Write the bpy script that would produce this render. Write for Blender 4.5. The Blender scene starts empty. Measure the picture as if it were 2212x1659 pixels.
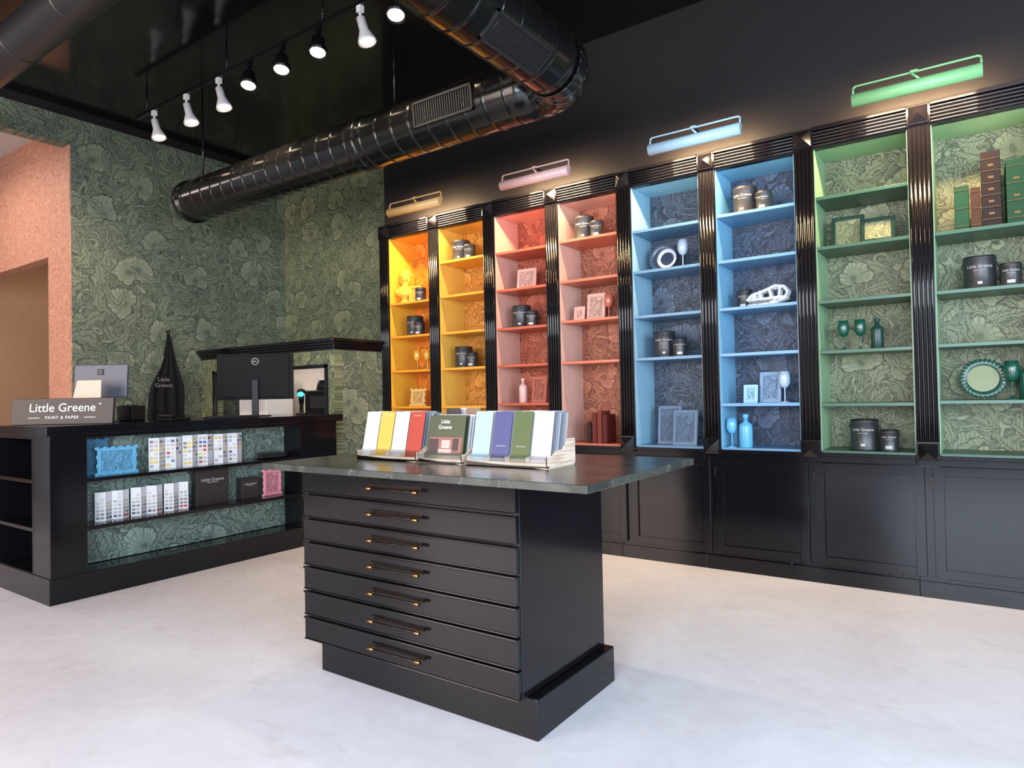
import bpy, bmesh, math, random
from mathutils import Matrix, Vector
random.seed(7)
S=bpy.context.scene
COL=bpy.context.collection
try: S.view_settings.view_transform='Standard'
except Exception: pass
pi=math.pi
# ------------------------------------------------------------------ materials
def rgb(r,g,b):
    f=lambda c:(c/255/12.92) if c/255<=.04045 else ((c/255+.055)/1.055)**2.4
    return (f(r),f(g),f(b),1)
class NT:
    def __init__(s,name):
        s.m=bpy.data.materials.new(name);s.m.use_nodes=True;s.t=s.m.node_tree
        s.b=s.t.nodes['Principled BSDF']
    def n(s,ty,**k):
        q=s.t.nodes.new(ty)
        for a,v in k.items(): setattr(q,a,v)
        return q
    def put(s,sock,v):
        if hasattr(v,'is_output') : s.t.links.new(v,sock)
        elif v is not None: sock.default_value=v
    def math(s,op,a,b=None,c=None):
        q=s.n('ShaderNodeMath',operation=op)
        s.put(q.inputs[0],a);s.put(q.inputs[1],b)
        if c is not None:s.put(q.inputs[2],c)
        return q.outputs[0]
    def vm(s,op,a,b=None):
        q=s.n('ShaderNodeVectorMath',operation=op)
        s.put(q.inputs[0],a)
        if b is not None:s.put(q.inputs[1],b)
        return q
    def mix(s,f,a,b):
        q=s.n('ShaderNodeMix',data_type='RGBA')
        s.put(q.inputs[0],f);s.put(q.inputs[6],a);s.put(q.inputs[7],b)
        return q.outputs[2]
    def step(s,x,lo,hi):
        q=s.n('ShaderNodeMapRange',interpolation_type='SMOOTHSTEP')
        s.put(q.inputs[0],x);q.inputs[1].default_value=lo;q.inputs[2].default_value=hi
        return q.outputs[0]
_mc={}
def plain(name,col,rough=.5,metal=0.,coat=0.,var=.06,emit=0.,trans=0.,spec=.5):
    if name in _mc: return _mc[name]
    N=NT(name);b=N.b
    ns=N.n('ShaderNodeTexNoise');ns.inputs['Scale'].default_value=14;ns.inputs['Detail'].default_value=4
    tc=N.n('ShaderNodeTexCoord');N.put(ns.inputs['Vector'],tc.outputs['Object'])
    dark=tuple(c*(1-var*2) for c in col[:3])+(1,)
    lite=tuple(min(1,c*(1+var)) for c in col[:3])+(1,)
    N.put(b.inputs['Base Color'],N.mix(ns.outputs[0],dark,lite))
    b.inputs['Roughness'].default_value=rough;b.inputs['Metallic'].default_value=metal
    b.inputs['Coat Weight'].default_value=coat;b.inputs['Coat Roughness'].default_value=.12
    b.inputs['Specular IOR Level'].default_value=spec
    if emit:
        b.inputs['Emission Color'].default_value=col;b.inputs['Emission Strength'].default_value=emit
    if trans: b.inputs['Transmission Weight'].default_value=trans
    _mc[name]=N.m
    return N.m
def wallpaper(name,axes,bg,leaf,flower,scale=2.2,off=(0,0),rough=.6,local=False):
    if name in _mc: return _mc[name]
    N=NT(name)
    if local:
        g=N.n('ShaderNodeTexCoord');sp=N.n('ShaderNodeSeparateXYZ');N.put(sp.inputs[0],g.outputs['Object'])
    else:
        g=N.n('ShaderNodeNewGeometry');sp=N.n('ShaderNodeSeparateXYZ');N.put(sp.inputs[0],g.outputs['Position'])
    cb=N.n('ShaderNodeCombineXYZ')
    N.put(cb.inputs[0],N.math('MULTIPLY_ADD',sp.outputs[axes[0]],scale,off[0]))
    N.put(cb.inputs[1],N.math('MULTIPLY_ADD',sp.outputs[axes[1]],scale,off[1]))
    uv=cb.outputs[0]
    nz=N.n('ShaderNodeTexNoise');nz.inputs['Scale'].default_value=3;nz.inputs['Detail'].default_value=2;N.put(nz.inputs['Vector'],uv)
    d0=N.vm('SUBTRACT',nz.outputs['Color'],(.5,.5,.5));d1=N.vm('MULTIPLY',d0.outputs[0],(.24,.24,0))
    uvd=N.vm('ADD',uv,d1.outputs[0]).outputs[0]
    def vor(sc,rnd,src):
        v=N.n('ShaderNodeTexVoronoi',voronoi_dimensions='2D');v.inputs['Scale'].default_value=sc
        v.inputs['Randomness'].default_value=rnd;N.put(v.inputs['Vector'],src)
        dd=N.vm('SUBTRACT',src,v.outputs['Position']).outputs[0]
        sx=N.n('ShaderNodeSeparateXYZ');N.put(sx.inputs[0],dd)
        sc_=N.n('ShaderNodeSeparateColor');N.put(sc_.inputs[0],v.outputs['Color'])
        return sx.outputs[0],sx.outputs[1],sc_.outputs[0],sc_.outputs[1]
    mixc=lambda a,b,t:tuple(a[i]*(1-t)+b[i]*t for i in range(3))+(1,)
    dk=tuple(c*.52 for c in bg[:3])+(1,)
    n2=N.n('ShaderNodeTexNoise');n2.inputs['Scale'].default_value=1.7;n2.inputs['Detail'].default_value=0.4;N.put(n2.inputs['Vector'],uvd)
    fr=N.math('ABSOLUTE',N.math('SUBTRACT',N.math('FRACT',N.math('MULTIPLY',n2.outputs[0],9.)),.5))
    stem=N.math('SUBTRACT',1.,N.step(fr,.06,.13))
    stemline=N.math('MULTIPLY',N.step(fr,.10,.14),N.math('SUBTRACT',1.,N.step(fr,.17,.21)))
    n3=N.n('ShaderNodeTexNoise');n3.inputs['Scale'].default_value=2.6;n3.inputs['Detail'].default_value=0.6;n3.inputs['Distortion'].default_value=.8;N.put(n3.inputs['Vector'],N.vm('ADD',uvd,(7.7,4.1,0)).outputs[0])
    sw=N.math('SINE',N.math('MULTIPLY',n3.outputs[0],80.))
    c=N.mix(N.step(sw,-.3,.7),mixc(bg,dk,.25),mixc(bg,leaf,.75))
    c=N.mix(N.math('MULTIPLY',stemline,.8),c,dk)
    c=N.mix(stem,c,mixc(leaf,flower,.6))
    def leaves(sc,L,W,src,curve):
        x,y,r1,r2=vor(sc,.9,src)
        a=N.math('MULTIPLY',r1,6.283);c=N.math('COSINE',a);s_=N.math('SINE',a)
        u=N.math('ADD',N.math('MULTIPLY',x,c),N.math('MULTIPLY',y,s_))
        v=N.math('SUBTRACT',N.math('MULTIPLY',y,c),N.math('MULTIPLY',x,s_))
        v=N.math('SUBTRACT',v,N.math('MULTIPLY',N.math('MULTIPLY',u,u),curve))
        un=N.math('DIVIDE',u,L)
        half=N.math('MULTIPLY',N.math('SUBTRACT',1.,N.math('MULTIPLY',un,un)),W)
        half=N.math('MULTIPLY_ADD',N.math('SINE',N.math('MULTIPLY',u,50./L*.26)),W*.20,half)
        av=N.math('ABSOLUTE',v)
        e=N.math('SUBTRACT',half,av)
        mask=N.step(e,0.,.012)
        vein=N.math('MULTIPLY',mask,N.math('SUBTRACT',1.,N.step(av,.004,.014)))
        sv=N.math('SINE',N.math('MULTIPLY',N.math('ADD',u,av),100.))
        edge=N.math('MULTIPLY',N.step(e,-.018,0.),N.math('SUBTRACT',1.,mask))
        return mask,vein,sv,edge,r2
    def leaf_layer(c,sc,L,W,off_,cv):
        mk,vn,sv,eg,q=leaves(sc,L,W,N.vm('ADD',uvd,off_).outputs[0],cv)
        c=N.mix(N.math('MULTIPLY',eg,.9),c,dk)
        l=N.mix(N.step(sv,-.4,.6),mixc(bg,leaf,.6),mixc(leaf,flower,.7))
        l=N.mix(N.math('MULTIPLY',q,.4),l,mixc(bg,leaf,.5))
        c=N.mix(mk,c,l);return N.mix(N.math('MULTIPLY',vn,.8),c,dk)
    c=leaf_layer(c,4.2,.15,.05,(3.3,1.7,0),3.)
    c=leaf_layer(c,2.2,.32,.10,(0,0,0),1.8)
    x,y,r1,r2=vor(1.0,.75,uvd)
    ang=N.math('MULTIPLY_ADD',r1,3.0,-1.5)
    ca=N.math('COSINE',ang);sa=N.math('SINE',ang)
    px=N.math('ADD',N.math('MULTIPLY',x,ca),N.math('MULTIPLY',y,sa))
    py=N.math('ADD',N.math('SUBTRACT',N.math('MULTIPLY',y,ca),N.math('MULTIPLY',x,sa)),.10)
    th=N.math('ARCTAN2',px,py);r=N.math('SQRT',N.math('ADD',N.math('MULTIPLY',px,px),N.math('MULTIPLY',py,py)))
    ath=N.math('ABSOLUTE',th)
    wob=N.math('ABSOLUTE',N.math('COSINE',N.math('MULTIPLY',th,1.5)))
    fr_=N.math('SINE',N.math('MULTIPLY',th,19.))
    prof=N.math('SUBTRACT',N.math('MULTIPLY_ADD',r2,.08,.23),N.math('MULTIPLY',N.step(ath,1.1,2.9),.19))
    rr=N.math('ADD',N.math('MULTIPLY',wob,.075),N.math('MULTIPLY_ADD',fr_,.008,prof))
    e=N.math('SUBTRACT',rr,r)
    fm=N.step(e,0.,.012);fe=N.math('MULTIPLY',N.step(e,-.03,-.005),N.math('SUBTRACT',1.,fm))
    rad=N.math('COSINE',N.math('MULTIPLY_ADD',wob,3.,N.math('MULTIPLY',th,22.)))
    gap=N.math('MULTIPLY',N.math('SUBTRACT',1.,N.step(wob,.04,.13)),N.step(r,.08,.16))
    cen=N.math('SUBTRACT',1.,N.step(r,.05,.07))
    c=N.mix(fe,c,dk)
    f=N.mix(N.step(rad,.1,.9),flower,mixc(bg,leaf,.9))
    f=N.mix(N.step(r,.03,.26),mixc(bg,leaf,.8),f)
    inner=N.math('ABSOLUTE',N.math('SUBTRACT',e,.11));f=N.mix(N.math('MULTIPLY',N.math('SUBTRACT',1.,N.step(inner,.004,.014)),.7),f,mixc(bg,leaf,.4))
    f=N.mix(N.math('MULTIPLY',gap,.9),f,mixc(bg,leaf,.2))
    f=N.mix(cen,f,bg)
    c=N.mix(fm,c,f)
    c=leaf_layer(c,1.45,.36,.075,(5.1,9.3,0),1.5)
    N.put(N.b.inputs['Base Color'],c);N.b.inputs['Roughness'].default_value=rough
    _mc[name]=N.m
    return N.m
def floor_mat():
    N=NT('polished_concrete')
    tc=N.n('ShaderNodeNewGeometry')
    a=N.n('ShaderNodeTexNoise');a.inputs['Scale'].default_value=.8;a.inputs['Detail'].default_value=10;a.inputs['Roughness'].default_value=.62;a.inputs['Distortion'].default_value=.5
    N.put(a.inputs['Vector'],tc.outputs['Position'])
    b=N.n('ShaderNodeTexNoise');b.inputs['Scale'].default_value=7;b.inputs['Detail'].default_value=9;b.inputs['Distortion'].default_value=1.5
    N.put(b.inputs['Vector'],tc.outputs['Position'])
    c=N.mix(N.step(a.outputs[0],.25,.75),rgb(212,208,212),rgb(228,227,232))
    c=N.mix(N.math('MULTIPLY',N.step(b.outputs[0],.45,.75),.25),c,rgb(238,237,241))
    mp=N.n('ShaderNodeMapping');mp.inputs['Scale'].default_value=(2,5,1);mp.inputs['Rotation'].default_value=(0,0,.6);N.put(mp.inputs[0],tc.outputs['Position'])
    s=N.n('ShaderNodeTexNoise');s.inputs['Scale'].default_value=2.5;s.inputs['Detail'].default_value=8;s.inputs['Distortion'].default_value=1.2;N.put(s.inputs['Vector'],mp.outputs[0])
    c=N.mix(N.math('MULTIPLY',N.step(s.outputs[0],.55,.78),.35),c,rgb(194,186,186))
    N.put(N.b.inputs['Base Color'],c)
    N.put(N.b.inputs['Roughness'],N.math('MULTIPLY_ADD',b.outputs[0],.2,.20))
    return N.m
def stone_mat():
    N=NT('dark_green_soapstone')
    tc=N.n('ShaderNodeNewGeometry')
    a=N.n('ShaderNodeTexNoise');a.inputs['Scale'].default_value=2.2;a.inputs['Detail'].default_value=8;a.inputs['Distortion'].default_value=2.2;N.put(a.inputs['Vector'],tc.outputs['Position'])
    v=N.math('ABSOLUTE',N.math('SUBTRACT',a.outputs[0],.5))
    c=N.mix(N.step(a.outputs[0],.35,.7),rgb(50,52,49),rgb(76,79,72))
    c=N.mix(N.math('MULTIPLY',N.math('SUBTRACT',1.,N.step(v,.001,.007)),.3),c,rgb(130,130,120))
    N.put(N.b.inputs['Base Color'],c);N.b.inputs['Roughness'].default_value=.24
    return N.m
def wood_mat():
    N=NT('limed_ash_wood')
    tc=N.n('ShaderNodeTexCoord');mp=N.n('ShaderNodeMapping');mp.inputs['Scale'].default_value=(3,3,60);N.put(mp.inputs[0],tc.outputs['Object'])
    a=N.n('ShaderNodeTexNoise');a.inputs['Scale'].default_value=2;a.inputs['Detail'].default_value=5;N.put(a.inputs['Vector'],mp.outputs[0])
    N.put(N.b.inputs['Base Color'],N.mix(N.step(a.outputs[0],.35,.7),rgb(222,204,186),rgb(186,161,138)))
    N.b.inputs['Roughness'].default_value=.5
    return N.m
BLACK=plain('black_gloss_paint',(.0050,.0045,.006,1),.13,var=.1,spec=.36)
BLACKW=plain('black_wall_paint',(.0085,.0065,.0070,1),.55,var=.1,spec=.3)
BLACKC=plain('black_ceiling_paint',(.004,.004,.004,1),.13,var=.1,spec=.35)
DUCT=plain('black_gloss_duct',(.005,.005,.005,1),.16,var=.1,spec=.42)
GRILLE=plain('grey_grille_metal',rgb(30,29,29),.5,metal=.1)
WHITE=plain('white_enamel',rgb(215,212,210),.35)
PAPER=plain('white_paper',rgb(216,214,217),.6,var=.02)
BRASS=plain('brass',rgb(170,128,78),.3,metal=1)
GILT=plain('dull_gilt',rgb(110,82,44),.5,metal=.5)
BRONZE=plain('dark_bronze',rgb(34,24,20),.3,metal=.6)
TIN=plain('charcoal_tin',rgb(42,42,46),.4,coat=.1)
TINLID=plain('black_lid',rgb(20,20,22),.4)
STEEL=plain('steel_wire',rgb(110,110,115),.35,metal=1)
CHAR=plain('charcoal_board',rgb(46,39,38),.5)
SCREEN=plain('black_plastic',rgb(10,10,13),.45,spec=.25)
SILVER=plain('silver_plastic',rgb(78,82,94),.45,metal=.1)
CREAM=plain('cream_plastic',rgb(196,174,156),.5)
ACRYL=plain('clear_acrylic',(.9,.93,.93,1),.05,var=0,trans=1.)
GLOW=plain('warm_bulb',(1,.80,.52,1),.5,var=0,emit=9)
GLOW2=plain('strip_bulb',(1,.74,.42,1),.5,var=0,emit=3)
WOOD=wood_mat();STONE=stone_mat();FLOOR=floor_mat()
WPB=wallpaper('green_poppy_wallpaper_left',(1,2),rgb(74,83,70),rgb(102,111,92),rgb(122,128,106),scale=2.0)
WPR=wallpaper('green_poppy_wallpaper_back',(0,2),rgb(78,86,66),rgb(108,114,84),rgb(130,133,100),scale=2.0)
WPC=wallpaper('grey_green_poppy_wallpaper_counter',(1,2),rgb(82,98,92),rgb(114,130,121),rgb(138,152,141),scale=2.3)
def damask():
    N=NT('dusty_pink_wallpaper');g=N.n('ShaderNodeNewGeometry')
    a=N.n('ShaderNodeTexNoise');a.inputs['Scale'].default_value=9;a.inputs['Detail'].default_value=2;a.inputs['Distortion'].default_value=1.5;N.put(a.inputs['Vector'],g.outputs['Position'])
    s=N.math('SINE',N.math('MULTIPLY',a.outputs[0],40.))
    N.put(N.b.inputs['Base Color'],N.mix(N.step(s,-.6,.8),rgb(172,118,94),rgb(196,144,120)));N.b.inputs['Roughness'].default_value=.7
    return N.m
PINK=damask()
PEACH=plain('peach_plaster',rgb(166,128,100),.7)
# ------------------------------------------------------------------ mesh builder
class MB:
    def __init__(s): s.v=[];s.f=[];s.m=[];s.s=[]
    def add(s,vs,fs,m=0,sm=False,M=None):
        o=len(s.v)
        for p in vs:
            p=Vector(p)
            if M is not None:p=M@p
            s.v.append(p)
        for f in fs:
            s.f.append([i+o for i in f]);s.m.append(m);s.s.append(sm)
        return s
    def box(s,x0,x1,y0,y1,z0,z1,m=0,M=None):
        v=[(x,y,z) for x in(x0,x1) for y in(y0,y1) for z in(z0,z1)]
        return s.add(v,[(0,1,3,2),(4,6,7,5),(0,4,5,1),(2,3,7,6),(0,2,6,4),(1,5,7,3)],m,False,M)
    def lathe(s,prof,n=28,m=0,M=None,mod=None,sm=True):
        v=[];f=[]
        for (r,z) in prof:
            for i in range(n):
                a=2*pi*i/n;q=r*(mod(a,r,z) if mod else 1)
                v.append((q*math.cos(a),q*math.sin(a),z))
        k=len(prof)
        for j in range(k-1):
            for i in range(n):
                f.append((j*n+i,j*n+(i+1)%n,(j+1)*n+(i+1)%n,(j+1)*n+i))
        s.add(v,f,m,sm,M)
        o=len(s.v)-len(v)
        if prof[0][0]>1e-5: s.f.append([o+i for i in range(n)][::-1]);s.m.append(m);s.s.append(False)
        if prof[-1][0]>1e-5: s.f.append([o+(k-1)*n+i for i in range(n)]);s.m.append(m);s.s.append(False)
        return s
    def cyl(s,p0,p1,r0,r1=None,n=16,m=0):
        p0=Vector(p0);p1=Vector(p1);d=p1-p0
        M=Matrix.Translation(p0)@d.to_track_quat('Z','Y').to_matrix().to_4x4()
        return s.lathe([(r0,0),(r0 if r1 is None else r1,d.length)],n,m,M)
    def tube(s,pts,r,n=8,m=0):
        for a,b in zip(pts[:-1],pts[1:]): s.cyl(a,b,r,r,n,m)
        for p in pts[1:-1]: s.sph(p,r,m=m,n=n)
        return s
    def sph(s,c,r,m=0,n=16,sc=(1,1,1),M=None):
        k=max(6,n//2)
        prof=[(max(1e-6,r*math.sin(pi*j/k)),-r*math.cos(pi*j/k)) for j in range(k+1)]
        MM=Matrix.Translation(Vector(c))@Matrix.Diagonal((*sc,1))
        if M is not None: MM=M@MM
        return s.lathe(prof,n,m,MM)
    def make(s,name,mats,parent=None,loc=(0,0,0),rot=(0,0,0),bevel=0,seg=2):
        me=bpy.data.meshes.new(name);me.from_pydata([tuple(p) for p in s.v],[],s.f)
        for mt in (mats if isinstance(mats,(list,tuple)) else [mats]): me.materials.append(mt)
        me.polygons.foreach_set('material_index',s.m);me.polygons.foreach_set('use_smooth',s.s)
        bm=bmesh.new();bm.from_mesh(me)
        bmesh.ops.remove_doubles(bm,verts=bm.verts,dist=1e-6)
        bmesh.ops.recalc_face_normals(bm,faces=bm.faces);bm.to_mesh(me);bm.free()
        ob=bpy.data.objects.new(name,me);COL.objects.link(ob);ob.location=loc;ob.rotation_euler=rot
        if parent: ob.parent=parent
        if bevel:
            b=ob.modifiers.new('bevel','BEVEL');b.width=bevel;b.segments=seg;b.limit_method='ANGLE';b.angle_limit=.7
        return ob
def thing(name,label,cat,loc=(0,0,0),rz=0,group=None,rx=0,ry=0):
    e=bpy.data.objects.new(name,None);e.empty_display_size=.05;COL.objects.link(e)
    e.location=loc;e.rotation_euler=(rx,ry,rz);tag(e,label,cat,group);return e
def tag(e,label,cat,group=None):
    e['label']=label;e['category']=cat
    if group:e['group']=group
    return e
def struct(ob): ob['kind']='structure';return ob
def dup(src,loc,rz=None,label=None,scale=None,group=None):
    c=src.copy();COL.objects.link(c);c.location=loc
    if rz is not None:c.rotation_euler=(src.rotation_euler[0],src.rotation_euler[1],rz)
    if scale:c.scale=(scale,)*3
    if label:c['label']=label
    if group:c['group']=group
    def rec(s,d):
        for ch in list(s.children):
            k=ch.copy();COL.objects.link(k);k.parent=d;k.matrix_parent_inverse=ch.matrix_parent_inverse.copy();rec(ch,k)
    rec(src,c);return c
def text(name,body,size,mat,parent,loc,rot,bend=None,align='CENTER',ext=.0006,spacing=1.0):
    cu=bpy.data.curves.new('txt','FONT');cu.body=body;cu.size=size;cu.align_x=align;cu.align_y='CENTER';cu.extrude=ext;cu.space_character=spacing
    if bend: cu.extrude=0
    ob=bpy.data.objects.new('txt',cu);COL.objects.link(ob)
    dg=bpy.context.evaluated_depsgraph_get();me=bpy.data.meshes.new_from_object(ob.evaluated_get(dg))
    bpy.data.objects.remove(ob)
    if bend:
        for v in me.vertices:
            a=v.co.x/bend;v.co=Vector((bend*math.sin(a),v.co.y,bend*math.cos(a)-bend))
    me.materials.clear();me.materials.append(mat)
    o=bpy.data.objects.new(name,me);COL.objects.link(o);o.parent=parent;o.location=loc;o.rotation_euler=rot
    return o
LET=plain('white_lettering',(.85,.85,.85,1),.5,var=0)
LETC=plain('off_white_lettering',rgb(180,178,176),.5,var=0)
LETF=plain('faded_grey_lettering',rgb(130,128,126),.6,var=0)
# ------------------------------------------------------------------ camera
f,yaw,pitch,roll=1442.48,.6114,.0166,-.0200
d=Vector((-math.sin(yaw)*math.cos(pitch),math.cos(yaw)*math.cos(pitch),math.sin(pitch)))
r0=Vector((math.cos(yaw),math.sin(yaw),0));u0=r0.cross(d)
r=math.cos(roll)*r0+math.sin(roll)*u0;u=-math.sin(roll)*r0+math.cos(roll)*u0
cd=bpy.data.cameras.new('camera');cd.sensor_width=36;cd.lens=f*36/2212;cd.clip_start=.05
co=bpy.data.objects.new('camera',cd);COL.objects.link(co)
co.matrix_world=Matrix.Translation((0,0,1.29))@Matrix((r,u,-d)).transposed().to_4x4()
S.camera=co
# ------------------------------------------------------------------ room shell
HC=4.2;XB=-7.26;YW=5.34;Y0=4.835;XR=3.2;YF=-3.0
struct(MB().box(XB-4,XR+.2,YF-.2,YW+.2,-.1,0).make('floor',FLOOR))
struct(MB().box(XB-.15,XR+.2,YF-.2,YW+.2,HC,HC+.1).make('ceiling',BLACKC))
YJ=2.876;HJ=3.838;HH=4.10
w=MB();w.box(XB-.15,XB,YJ,YW,0,4.11);w.box(XB-.15,XB,-.2,YJ,HJ,4.11);w.box(XB-.15,XB,YF,-.2,0,4.11)
struct(w.make('wall_left',WPB))
struct(MB().box(XB-.15,XB+.004,YF,YW,4.11,HC).make('trim_1',BLACKW))
struct(MB().box(XB-.15,-4.99,YW,YW+.15,0,4.11).make('wall_back',WPR))
struct(MB().box(XB,-4.99,YW-.004,YW+.15,4.11,HC).make('trim_2',BLACKW))
w=MB();w.box(-4.99,XR,4.885,YW+.15,3.045,HC);w.box(.475,XR,4.885,YW+.15,0,3.045);w.box(-4.99,.475,YW,YW+.15,0,3.045)
struct(w.make('wall_right',BLACKW))
STUCCO=plain('warm_grey_plaster',rgb(120,112,108),.8)
w=MB();w.box(XB,XR+.15,YF-.15,YF,0,.3);w.box(XB,XR+.15,YF-.15,YF,3.3,HC)
for x in (XB,-4.6,-1.7,1.0,XR-.2): w.box(x,x+.2,YF-.15,YF,.3,3.3)
struct(w.make('wall_front',STUCCO))
w=MB();w.box(XR,XR+.15,YF,YW+.15,0,.3);w.box(XR,XR+.15,YF,YW+.15,3.3,HC);w.box(XR,XR+.15,YF,-2.7,.3,3.3);w.box(XR,XR+.15,2.6,YW+.15,.3,3.3)
struct(w.make('wall_side',STUCCO))
w=MB();w.box(-7.80,XB-.15,YJ,YJ+.12,0,HH);w.box(-10.5,-7.80,YJ,YJ+.12,2.8,HH)
struct(w.make('wall_hall',PINK))
struct(MB().box(XB-.15,XB-.001,YJ-.012,YJ+.0,0,HJ).make('trim_3',PINK))
struct(MB().box(-11,-7.45,4.3,4.4,0,HH).make('wall_alcove',PEACH))
struct(MB().box(-11,-10.9,-.3,4.4,0,HH).make('wall_hall_end',PEACH))
struct(MB().box(-11,XB-.16,-.3,4.4,HH,HH+.1).make('ceiling_hall',plain('white_ceiling',rgb(190,180,176),.8)))
# ------------------------------------------------------------------ bookcases
P_=.6682;X0=-4.950;HO=.271
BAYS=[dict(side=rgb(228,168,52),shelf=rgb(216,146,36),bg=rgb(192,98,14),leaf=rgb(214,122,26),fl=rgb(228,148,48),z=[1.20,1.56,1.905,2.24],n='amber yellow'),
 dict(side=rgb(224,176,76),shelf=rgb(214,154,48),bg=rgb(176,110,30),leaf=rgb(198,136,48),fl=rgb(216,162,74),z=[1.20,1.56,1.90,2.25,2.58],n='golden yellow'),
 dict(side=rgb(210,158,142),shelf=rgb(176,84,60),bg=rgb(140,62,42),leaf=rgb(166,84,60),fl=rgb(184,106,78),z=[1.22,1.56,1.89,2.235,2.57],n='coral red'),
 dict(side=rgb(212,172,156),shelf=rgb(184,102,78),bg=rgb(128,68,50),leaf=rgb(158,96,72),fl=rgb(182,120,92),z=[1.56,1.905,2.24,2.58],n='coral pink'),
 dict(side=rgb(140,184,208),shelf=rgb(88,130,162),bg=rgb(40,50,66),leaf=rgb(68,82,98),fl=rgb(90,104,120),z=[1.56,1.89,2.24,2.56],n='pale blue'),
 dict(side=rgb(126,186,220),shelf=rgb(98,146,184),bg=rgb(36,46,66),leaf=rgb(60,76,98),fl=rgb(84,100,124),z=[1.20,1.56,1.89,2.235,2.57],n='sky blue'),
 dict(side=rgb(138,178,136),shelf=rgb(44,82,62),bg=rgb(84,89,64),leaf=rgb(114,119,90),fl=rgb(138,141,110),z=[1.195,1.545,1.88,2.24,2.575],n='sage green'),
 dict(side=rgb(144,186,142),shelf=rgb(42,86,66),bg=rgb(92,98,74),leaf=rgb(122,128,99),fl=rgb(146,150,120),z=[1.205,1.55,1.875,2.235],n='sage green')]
def reed(mb,x0,x1,z0,z1,y,n,vert=True,r=None):
    w=(x1-x0) if vert else (z1-z0)
    p=w/n;r=r or p*.46
    for i in range(n):
        c=(x0 if vert else z0)+p*(i+.5)
        if vert: mb.cyl((c,y,z0),(c,y,z1),r,n=12)
        else: mb.cyl((x0,y,c),(x1,y,c),r,n=12)
PW=.063
def pilaster(par,x):
    m=MB();m.box(x-PW+.001,x+PW-.001,-.008,.36,.945,2.905);reed(m,x-PW+.004,x+PW-.004,.95,2.90,-.010,5)
    m.box(x-PW,x+PW,-.016,.36,.87,.95);m.box(x-PW,x+PW,-.016,.36,2.905,3.04)
    m.make('pilaster',BLACK,par)
    for z in (.8885,2.972):
        q=MB();h=.058;q.box(x-h,x+h,-.030,-.016,z-h,z+h)
        q.add([(x-h*.9,-.030,z-h*.9),(x+h*.9,-.030,z-h*.9),(x+h*.9,-.030,z+h*.9),(x-h*.9,-.030,z+h*.9),(x,-.072,z)],[(0,1,4),(1,2,4),(2,3,4),(3,0,4),(0,3,2,1)])
        q.make('rosette',BLACK,par)
for i,b in enumerate(BAYS):
    cx=X0+P_*(i+.5)
    t=thing('bookcase','tall built-in shelving bay painted %s inside black reeded framing'%b['n'],'bookcase',(cx,Y0,0),group='built-in shelving bays along the wall')
    hw=P_/2
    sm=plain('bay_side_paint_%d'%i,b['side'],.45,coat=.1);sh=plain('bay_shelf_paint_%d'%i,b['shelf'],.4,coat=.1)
    wp=wallpaper('bay_poppy_wallpaper_%d'%i,(0,2),b['bg'],b['leaf'],b['fl'],scale=2.6,off=(i*3.7,i*1.3))
    xa=-hw-PW;xb=(hw-PW-.0005) if i<7 else hw+PW
    m=MB();m.box(xa,xb,0,.45,0,.845);m.box(xa,xb,-.035,.45,.845,.868);m.box(xa,xb,-.02,0,0,.10)
    m.box(xa,xb,.385,.45,.868,3.04);m.box(-HO,HO-.001,.0,.385,2.925,3.04)
    m.make('body',BLACK,t,bevel=.003)
    m=MB();m.box(-HO,-HO+.004,.004,.37,.868,2.912);m.box(HO-.004,HO,.004,.37,.868,2.912);m.box(-HO,HO,.004,.37,2.905,2.925)
    m.make('side_panel',sm,t)
    MB().box(-HO,HO,.371,.384,.868,2.92).make('back_panel',wp,t)
    MB().box(-HO,HO,.003,.371,.868,.880).make('bottom_panel',sh,t)
    for z in b['z']: MB().box(-HO+.004,HO-.004,.006,.370,z-.022,z).make('shelf',sh,t,bevel=.002)
    m=MB();m.box(-hw+PW,hw-PW,-.008,.05,2.900,3.04)
    reed(m,-hw+PW,hw-PW,2.905,3.015,-.010,5,False);m.box(-hw+PW,hw-PW,-.035,.05,3.015,3.04)
    m.make('cornice',BLACK,t,bevel=.002)
    dr=MB();w2=hw-.022;z0,z1=.125,.80;st=.055
    dr.box(-w2,w2,-.010,-.001,z0,z1)
    for (a,b_,c,e) in ((-w2,-w2+st,z0,z1),(w2-st,w2,z0,z1),(-w2+st,w2-st,z0,z0+st),(-w2+st,w2-st,z1-st,z1)): dr.box(a,b_,-.024,-.010,c,e)
    dob=dr.make('door',BLACK,t,bevel=.002)
    MB().box(-w2-.010,-w2+.004,-.030,-.022,z1-.13,z1-.06).make('hinge',BRONZE,dob)
    pilaster(t,-hw)
    if i==7: pilaster(t,hw)
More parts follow.
